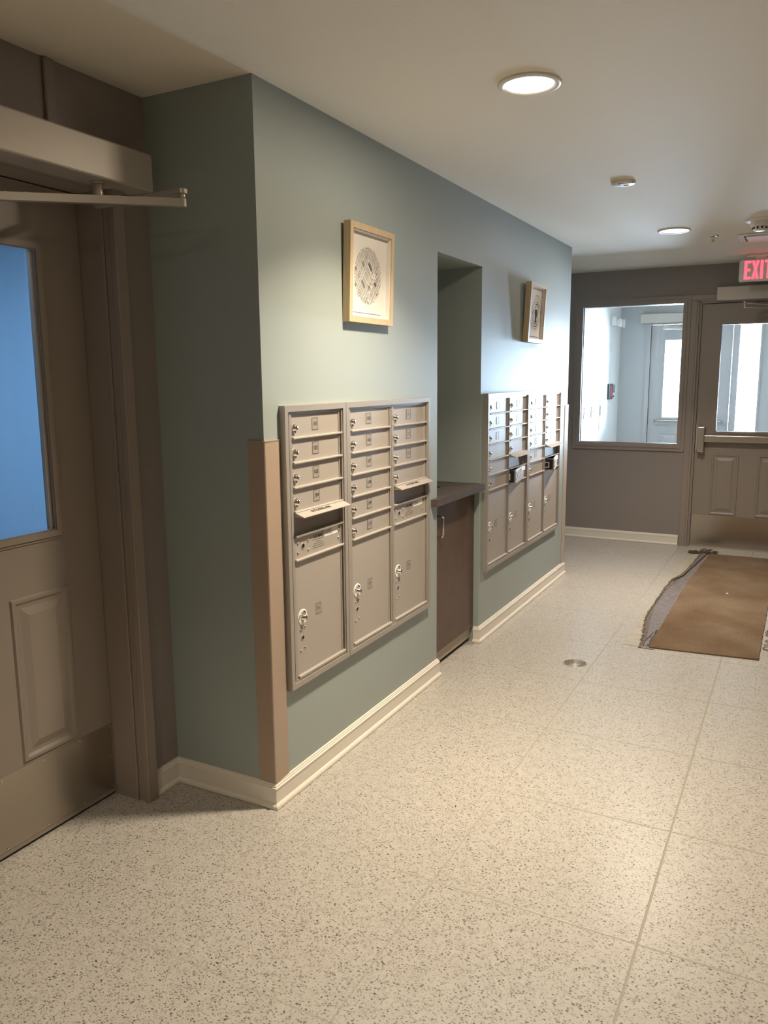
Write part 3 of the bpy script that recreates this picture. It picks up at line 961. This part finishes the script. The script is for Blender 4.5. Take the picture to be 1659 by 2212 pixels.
def far_door(name, xl, xr, y, top, lite_z, kick, paint='slab'):
    """door slab whose visible face is at y (facing -y)"""
    t = thing(name, ((xl + xr) / 2, y, .012), kind='structure')
    a, c = xl + .145, xr - .145
    z0, z1 = lite_z
    b = B(paint); us = [xl, a + .018, c - .018, xr]; zs = [.009, z0 + .01, z1 - .01, top]
    for i in range(3):
        for j in range(3):
            if i == 1 and j == 1: continue
            b.box(us[i], us[i + 1], y, y + .044, zs[j], zs[j + 1])
    pw = (c - a) * .375
    b.loops(1, -1, y, a, a + pw, .303, .855, PANEL); b.loops(1, -1, y, c - pw, c, .303, .855, PANEL)
    b.out('door_slab', t)
    b = B(paint); ring(b, 1, y - .009, y + .004, a, c, z0 - .012, z1 + .012, .018); ring(b, 1, y - .004, y + .05, a + .010, c - .010, z0 - .002, z1 + .002, .010, 'black')
    b.out('glazing_frame', t)
    b = B('glass'); b.box(a + .018, c - .018, y + .018, y + .024, z0, z1); b.out('glass_pane', t)
    if kick:
        b = B('steel'); b.box(xl + .006, xr - .006, y - .0015, y, .024, .297)
        for i in range(7):
            x = xl + .016 + i * (xr - xl - .032) / 6
            screws(b, [(x, y - .0015, .287), (x, y - .0015, .034)], 1, -1)
        screws(b, [(xl + .016, y - .0015, .16)], 1, -1)
        b.out('kick_plate', t)
    return t


door2 = far_door('door_2', XL, XR, F + .008, 2.154, (1.043, 1.985), True)
y = F + .008
b = B('steelh')
b.box(.832, XR - .03, y - .066, y - .036, .960, 1.018, bev=.003); b.box(.845, XR - .04, y - .036, y, .968, 1.010)
b.out('push_bar', door2)
b = B('steelh')
b.box(.790, .852, y - .075, y, .868, 1.095, bev=.008, seg=3)
b.box(.776, .786, y - .020, y, .880, 1.110, 'alu')
b.cyl((.806, y - .002, 1.118), 1, .005, -.004, 'chrome'); b.cyl((.836, y - .002, .868 - .004), 1, .005, -.08, 'chrome', seg=12)
b.out('latch_housing', door2)

t = operator('door_operator', (1.3, F, 2.172), 'grey metal door operator box over the far door under the exit sign',
             (.887, XR + .02, F - .100, F - .004, 2.172, 2.285), (1.35, F - .05, 2.122), (1.13, F - .36, 0), (1.55, F - .02, 0))

# door 3, the outer door of the vestibule
door3 = far_door('door_3', -.09, .825, VY + .01, 2.150, (1.030, 1.975), False, 'vdoor')
b = B('steelh'); b.tube([(.0, VY, 1.0), (.0, VY - .05, 1.0), (.02, VY - .065, 1.0), (.73, VY - .065, 1.0), (.75, VY - .05, 1.0), (.75, VY, 1.0)], .014, seg=10); b.out('push_bar', door3)
b = B('vdoor')
ring(b, 1, VY - .015, VY + .1, -.145, .885, -.05, 2.205, .052); ring(b, 1, VY - .02, VY + .05, -.105, .845, -.05, 2.165, .012)
b.out('trim_3', kind='structure')
w2 = thing('window_2', (1.01, VY, .3), kind='structure')
b = B('vdoor'); ring(b, 1, VY - .015, VY + .1, .885, 1.145, .285, 2.145, .02); b.out('window_frame', w2)
b = B('glass'); b.box(.90, 1.13, VY + .05, VY + .056, .30, 2.13); b.out('window_pane', w2)
operator('door_operator', (.4, VY, 2.16), 'pale door operator box over the outer door, seen through the window pane',
         (-.215, .80, VY - .10, VY - .004, 2.168, 2.278), (.32, VY - .05, 2.118), (.10, VY - .36, 0), (.52, VY - .02, 0))

# ================================================================== VESTIBULE WALL FITTINGS
t = thing('emergency_light', (VX, 7.60, 2.12), 'white twin-head emergency light high on the vestibule side wall', 'emergency light')
b = B('plastic'); b.box(VX, VX + .065, 7.52, 7.78, 2.125, 2.235, bev=.01); b.out('housing', t)
for yy in (7.56, 7.74):
    b = B('plastic'); b.lathe((VX + .06, yy, 2.16), [(.0, 0), (.03, .004), (.045, .03), (.052, .05), (.045, .055), (0, .052)], axis=0, seg=24); b.out('lamp_head', t)
b = B('black'); b.box(VX, VX + .02, 7.47, 7.68, 1.27, 1.452, bev=.003); b.box(VX + .02, VX + .024, 7.52, 7.63, 1.29, 1.43, 'red', bev=.002)
b.out('alarm_panel', label='dark framed red alarm panel on the white vestibule side wall', cat='alarm panel', origin=(VX, 7.57, 1.27))
b = B('gplastic'); b.box(VX, VX + .022, 7.75, 7.80, 1.345, 1.44, bev=.003); b.cyl((VX, 7.79, 1.30), 0, .010, .012, 'black', seg=14)  # thermostat with the small dot below it
b.out('thermostat', label='slim grey thermostat right of the red alarm panel in the vestibule', cat='card reader', origin=(VX, 7.775, 1.345))
sw = B('gplastic'); sw.box(VX, VX + .008, 6.67, 6.745, 1.095, 1.215, bev=.002); sw.box(VX + .008, VX + .014, 6.70, 6.715, 1.14, 1.17, 'plastic')
sw.out('light_switch', label='grey switch plate on the white vestibule wall, left of the access panel', cat='light switch', origin=(VX, 6.7, 1.095))
sw = B('gplastic'); sw.box(VX, VX + .008, 6.335, 6.39, 1.095, 1.215, bev=.002); sw.box(VX + .008, VX + .014, 6.355, 6.37, 1.14, 1.17, 'plastic')
sw.out('light_switch', label='leftmost narrow switch plate beside the window frame on the vestibule wall', cat='light switch', origin=(VX, 6.36, 1.095))
sw = B('white'); sw.box(VX, VX + .006, 7.08, 7.30, .93, 1.42, bev=.002); sw.box(VX + .006, VX + .016, 7.085, 7.10, 1.10, 1.21, 'gplastic')
sw.out('access_panel', label='flush white access panel with small grey latch on the vestibule wall', cat='access panel', origin=(VX, 7.2, .93))

# ================================================================== CEILING FITTINGS
def downlight(x, y, power, color, label, warm=True):
    t = thing('recessed_ceiling_light', (x, y, H), label, 'ceiling light', 'round recessed ceiling lights')
    b = B('reflector'); b.lathe((x, y, H), [(.104, .0), (.104, -.004), (.100, -.008), (.088, -.009), (.080, -.002), (.078, .0), (.104, .0)], seg=48); b.out('trim_ring', t)
    b = B('lens' if warm else 'lens2'); b.lathe((x, y, H - .002), [(.0805, 0.0), (.079, -.002), (0, -.0025)], seg=40); b.out('lens', t, recalc=True)
    # most of the light leaves in a cone shaped by the recessed reflector, the rest spills wide
    area_lamp('downlight_cone', (x, y, H - .014), (0, 0, 0), .155, power * .78, color, shape='DISK', spread=math.radians(116))
    area_lamp('downlight_spill', (x, y, H - .013), (0, 0, 0), .158, power * .24, color, shape='DISK')
    return t


lab = ['large round recessed ceiling light glowing warm white, nearest the camera in view',
       'smaller-looking round recessed ceiling light above the brown mat, farther down the ceiling',
       'round recessed ceiling light behind the camera position']
for i, (x, y, p, c) in enumerate(LAMP_XY):
    downlight(x, y, p, c, lab[i], warm=(i != 1))
t = thing('recessed_ceiling_light', (1.0, 6.05, H), 'round recessed ceiling light inside the entrance vestibule', 'ceiling light', 'round recessed ceiling lights')
b = B('reflector'); b.lathe((1.0, 6.05, H), [(.104, .0), (.104, -.004), (.100, -.008), (.088, -.009), (.080, -.002), (.078, .0)], seg=40); b.out('trim_ring', t)
b = B('lens2'); b.lathe((1.0, 6.05, H - .002), [(.0805, 0), (.079, -.002), (0, -.0025)], seg=32); b.out('lens', t)

t = thing('smoke_detector', (.742, 2.03, H), 'flat round white detector with grey spots on the ceiling between the two lights', 'smoke detector')
b = B('plastic'); b.lathe((.742, 2.03, H), [(.058, 0), (.058, -.008), (.054, -.013), (0, -.015)], seg=40); b.out('housing', t)
b = B('gplastic')
for dx, dy in ((.012, .022), (-.008, -.022)):
    b.lathe((.742 + dx, 2.03 + dy, H - .0142), [(.013, .001), (.012, -.002), (0, -.0025)], seg=16)
b.cyl((.742 + .048, 2.03 - .02, H - .006), 2, .004, -.008, 'black', seg=8)
b.out('sensor_vent', t)

t = thing('smoke_detector', (1.295, 3.44, H), 'white smoke detector with slotted sensor dome on a wide round base, upper right', 'smoke detector')
b = B('plastic'); b.lathe((1.295, 3.44, H), [(.095, 0), (.095, -.004), (.088, -.010), (.06, -.012), (0, -.012)], seg=40); b.out('base_plate', t)
b = B('plastic'); b.lathe((1.295, 3.44, H - .012), [(.058, 0), (.058, -.022), (.052, -.030), (.044, -.031), (.040, -.050), (.032, -.056), (0, -.058)], seg=36)
for i in range(10):
    a = 2 * math.pi * i / 10; cx, cy = 1.295 + .0425 * math.cos(a), 3.44 + .0425 * math.sin(a)
    b.box(cx - .005, cx + .005, cy - .005, cy + .005, H - .058, H - .046, 'black')
b.out('sensor_dome', t)

t = thing('sprinkler_head', (.978, 3.915, H), 'small chrome fire sprinkler head hanging from the ceiling beside the far light', 'sprinkler')
b = B('chrome'); b.lathe((.978, 3.915, H), [(.036, 0), (.036, -.002), (.028, -.006), (.012, -.008), (0, -.008)], seg=28); b.out('escutcheon', t)
b = B('chrome'); b.cyl((.978, 3.915, H - .034), 2, .0035, .03, seg=10)
b.tube([(.968, 3.915, H - .008), (.966, 3.915, H - .022), (.978, 3.915, H - .034)], .0014, seg=6); b.tube([(.988, 3.915, H - .008), (.990, 3.915, H - .022), (.978, 3.915, H - .034)], .0014, seg=6)
b.cyl((.978, 3.915, H - .037), 2, .013, .002, seg=16); b.out('deflector', t)

t = thing('ceiling_vent', (1.30, 4.10, H), 'square white ceiling vent with a flat recessed panel, in front of the exit sign', 'ceiling vent')
b = B('plastic')
n0 = b.nverts()
for (x0, x1, y0, y1) in ((1.13, 1.47, 3.935, 3.965), (1.13, 1.47, 4.255, 4.285), (1.13, 1.165, 3.965, 4.255), (1.435, 1.47, 3.965, 4.255)):
    b.box(x0, x1, y0, y1, H - .010, H, bev=.002)
screws(b, [(1.147, 4.0, H - .010), (1.147, 4.22, H - .010)], 2, -1, .004, 'gplastic')
b.out('frame', t)
b = B('plastic'); b.box(1.18, 1.42, 3.98, 4.24, H - .018, H - .002, bev=.003); b.box(1.165, 1.435, 3.965, 4.255, H - .001, H, 'gplastic'); b.out('panel', t)

# exit sign
ex0, ex1, ez0, ez1, ey = 1.075, 1.385, 2.279, 2.452, 5.0
t = thing('exit_sign', (1.23, ey, ez0), 'white exit sign with glowing red letters hanging below the ceiling', 'exit sign')
b = B('plastic'); b.box(ex0, ex1, ey - .022, ey + .022, ez0, ez1, bev=.014, seg=4); b.out('housing', t)
b = B('plastic'); b.box(1.13, 1.33, ey - .05, ey + .05, H - .022, H, bev=.006); b.box(1.19, 1.27, ey - .015, ey + .015, ez1 - .004, H - .02); b.out('canopy', t)
b = B('exitred')
yq = ey - .0228


def glyph(polys):
    for pl in polys:
        b.prism([(p[0], p[1]) for p in pl], 1, yq - .001, yq + .002)


z0, z1 = ez0 + .018, ez1 - .014
def rect(x0, x1, za_, zb_): return [(x0, za_), (x1, za_), (x1, zb_), (x0, zb_)]
zm = (z0 + z1) / 2
x = ex0 + .040
glyph([rect(x, x + .019, z0, z1), rect(x + .019, x + .048, z0, z0 + .018), rect(x + .019, x + .044, zm - .009, zm + .009), rect(x + .019, x + .048, z1 - .018, z1)])
x = ex0 + .094
glyph([[(x, z0), (x + .020, z0), (x + .053, z1), (x + .033, z1)], [(x + .033, z0), (x + .053, z0), (x + .0365, zm), (x + .0265, zm + .001)], [(x, z1), (x + .020, z1), (x + .0275, zm + .001), (x + .0175, zm)]])
x = ex0 + .156
glyph([rect(x, x + .020, z0, z1)])
x = ex0 + .186
glyph([rect(x + .018, x + .038, z0, z1 - .018), rect(x, x + .056, z1 - .018, z1)])
b.out('letters', t)

# ================================================================== FLOOR THINGS
mat_ = thing('floor_mat', (1.2, 3.7, 0), 'long worn brown floor mat with its left edge torn loose, before the far door', 'floor mat')
rnd = random.Random(5)


def strip_poly(left, right, z0, z1, k, name, jitter=0.0, parent=None, step=.03):
    """left/right: functions y -> x ; builds a slab between them"""
    b = B(k); ys = []
    y = 2.36
    while y < 5.13: ys.append(y); y += step
    ys.append(5.14)
    rows = []
    for y in ys:
        l = left(y) + rnd.uniform(-jitter, jitter); r = right(y)
        rows.append([b.bm.verts.new((l, y, z0)), b.bm.verts.new((l, y, z1)), b.bm.verts.new((r, y, z1)), b.bm.verts.new((r, y, z0))])
    for a, c in zip(rows, rows[1:]):
        for i in range(4):
            b.bm.faces.new((a[i], a[(i + 1) % 4], c[(i + 1) % 4], c[i]))
    b.bm.faces.new(rows[0]); b.bm.faces.new(rows[-1][::-1])
    return b.out(name, parent)


def interp(tab):
    def f(y):
        for (ya, xa), (yb, xb) in zip(tab, tab[1:]):
            if y <= yb: return xa + (xb - xa) * (y - ya) / (yb - ya)
        return tab[-1][1]
    return f


carp_l = interp([(2.3, .915), (4.0, .925), (5.14, .975)])
carp_r = interp([(2.3, 1.487), (5.14, 1.495)])
back_l = interp([(2.3, .868), (2.55, .852), (2.75, .822), (2.95, .800), (3.2, .795), (3.8, .800), (4.05, .808), (4.25, .850), (4.5, .870), (4.9, .890), (5.14, .895)])
back_dark = interp([(2.3, .890), (2.7, .845), (3.0, .83), (4.0, .835), (4.3, .885), (4.7, .905), (5.14, .93)])
adh_l = interp([(2.3, .770), (2.6, .772), (3.2, .775), (4.2, .785), (5.14, .800)])
# adhesive smear left on the tiles
b = B('adh'); ys = [2.385 + i * .04 for i in range(69)]; rows = []
for y in ys:
    if y > 5.1: break
    rows.append([b.bm.verts.new((adh_l(y) + rnd.uniform(-.004, .004), y, .0012)), b.bm.verts.new((back_l(y) + .01, y, .0012))])
for a, c in zip(rows, rows[1:]): b.bm.faces.new((a[0], a[1], c[1], c[0]))
b.out('adhesive_residue', mat_)
strip_poly(back_l, lambda y: carp_l(y) + .03, .0008, .0035, 'rubber', 'rubber_backing', .003, mat_)
strip_poly(lambda y: back_l(y) - .002, lambda y: min(back_l(y) + .022 + .012 * math.sin(y * 5), carp_l(y)), .0034, .0058, 'fiberl', 'torn_strip', .004, mat_)
b = B('carpet'); rows = []
ys = [2.375 + i * .03 for i in range(93)]; ys = [y for y in ys if y < 5.12] + [5.13]
nx = 8
for y in ys:
    row = []
    l = carp_l(y) + rnd.uniform(-.0015, .0015); r = carp_r(y) + rnd.uniform(-.002, .002)
    for i in range(nx + 1):
        xx = l + (r - l) * i / nx
        yy = y + (.008 + .052 * i / nx) * max(0, 1 - (y - 2.375) / 1.5)
        e = .0085
        row.append(b.bm.verts.new((xx, yy, e)))
    rows.append(row)
for a, c in zip(rows, rows[1:]):
    for i in range(nx): b.bm.faces.new((a[i], a[i + 1], c[i + 1], c[i]))
# edges down to the floor
def skirt(vs):
    low = [b.bm.verts.new((v.co.x, v.co.y, .0005)) for v in vs]
    for i in range(len(vs) - 1): b.bm.faces.new((vs[i], vs[i + 1], low[i + 1], low[i]))
skirt(rows[0]); skirt(rows[-1]); skirt([r[0] for r in rows]); skirt([r[-1] for r in rows])
b.out('carpet_pile', mat_)
# torn binding: crumpled ridge along the left edge
b = B('fiber')
def yarn(x, y, n, amp, r, dx=0, dy=.02, z=.006):
    pts = []
    for i in range(n):
        pts.append((x + dx * i + rnd.uniform(-amp, amp), y + dy * i + rnd.uniform(-amp, amp) * .6, z + rnd.uniform(0, amp * .45)))
    b.tube(pts, r, seg=5)
for i in range(120):      # fuzzy tufts along the torn strip
    y = rnd.uniform(2.40, 4.15); yarn(back_l(y) + rnd.uniform(-.004, .012), y, 4, .006, rnd.uniform(.0009, .002), 0, .007, .005)
for i in range(26):
    y = 2.90 + i * .05; yarn(back_l(y) + .004, y, 5, .006, .0022, 0, .012, .006)
b.out('torn_binding', mat_, kind='stuff')
b = B('fiber'); pts = []
for i in range(60):
    y = 4.02 + i * (5.10 - 4.02) / 59
    pts.append((interp([(4.0, .815), (4.2, .868), (4.6, .905), (5.14, .955)])(y) + .003 * math.sin(i * 1.3), y, .010 + .004 * abs(math.sin(i * .7))))
b.tube(pts, .0045, seg=6)
pts = [(.885 - .008 * math.sin(i * .35), 2.40 + i * .018, .005 + .002 * (i % 2)) for i in range(16)]
b.tube(pts, .003, seg=6)
for i in range(14): yarn(.905, 2.41 + i * .024, 4, .007, .0022, .004, .002, .004)
b.out('frayed_cord', mat_)
# crumpled end of torn binding near the door
b = B('fiber')
n0 = b.nverts()
N_ = 16
grid = [[b.bm.verts.new((.80 + .23 * i / N_ + rnd.uniform(-.006, .006), 5.10 + (.055 + .05 * math.sin(i * .5)) * j / 5 + .10 * max(0, (i / N_ - .25)) * (1 if i < 11 else .5) + rnd.uniform(-.006, .006),
                        .004 + .016 * abs(math.sin(i * .9 + j * 1.1)) * (1 if 0 < j < 5 else .2))) for j in range(6)] for i in range(N_ + 1)]
for i in range(N_):
    for j in range(5): b.bm.faces.new((grid[i][j], grid[i + 1][j], grid[i + 1][j + 1], grid[i][j + 1]))
bmesh.ops.solidify(b.bm, geom=list(b.bm.faces), thickness=.003)
for i in range(14): yarn(.90 + rnd.uniform(-.02, .05), 5.20 + rnd.uniform(-.05, .07), 6, .016, .003, .006, .006, .012)
b.out('crumpled_binding', mat_)
# unravelled yarn loops at the right edge
b = B('fiber')
for (cx, cy, r) in ((1.522, 2.66, .022), (1.530, 2.80, .020), (1.545, 3.02, .030), (1.565, 3.18, .034), (1.555, 3.34, .025), (1.520, 2.92, .016)):
    pts = [(cx + r * math.cos(a) * (1 + .3 * math.sin(2 * a)) + rnd.uniform(-.003, .003), cy + r * 1.4 * math.sin(a) + rnd.uniform(-.004, .004), .003 + .003 * abs(math.sin(a * 2))) for a in [i * .5 for i in range(12)]]
    b.tube(pts, .0022, seg=5)
yarn(1.50, 2.70, 8, .004, .0022, .006, .012); yarn(1.50, 2.95, 9, .006, .0024, .006, .022); yarn(1.515, 3.25, 8, .01, .0035, .009, .012); yarn(1.505, 2.62, 6, .004, .0022, .007, .002)
b.out('loose_yarn', mat_)

# floor cleanout cover
cx, cy = .602, 1.949
t = thing('floor_drain', (cx, cy, 0), 'small round metal drain cover with concentric rings set in the terrazzo floor', 'floor drain')
b = B('drain'); b.lathe((cx, cy, 0), [(.068, .0003), (.066, .0016), (.064, .0016), (.0635, .0008), (.060, .0010), (.060, .0022), (0, .0022)], seg=56); b.out('rim', t)
b = B('black')
for i in range(6):
    r = .012 + i * .0078
    for a0 in (-62, 118):
        for j in range(10):
            a = math.radians(a0 + j * 12.4); a2 = math.radians(a0 + (j + 1) * 12.4)
            b.quad([(cx + q * math.cos(s_), cy + q * math.sin(s_), .0026) for q, s_ in ((r, a), (r + .003, a), (r + .003, a2), (r, a2))])
for dx, dy in ((-.054, .01), (.046, .032), (.0, -.056), (.01, .056)): b.cyl((cx + dx, cy + dy, .0022), 2, .003, .0006, seg=10)
b.out('grate', t)
# crumb on the mat
b = B('paper'); b.lathe((1.221, 3.789, .0085), [(.008, 0), (.009, .003), (.004, .007), (0, .008)], seg=9)
b.out('paper_scrap', label='tiny white paper scrap lying on the brown mat', cat='scrap', origin=(1.221, 3.789, .0085))
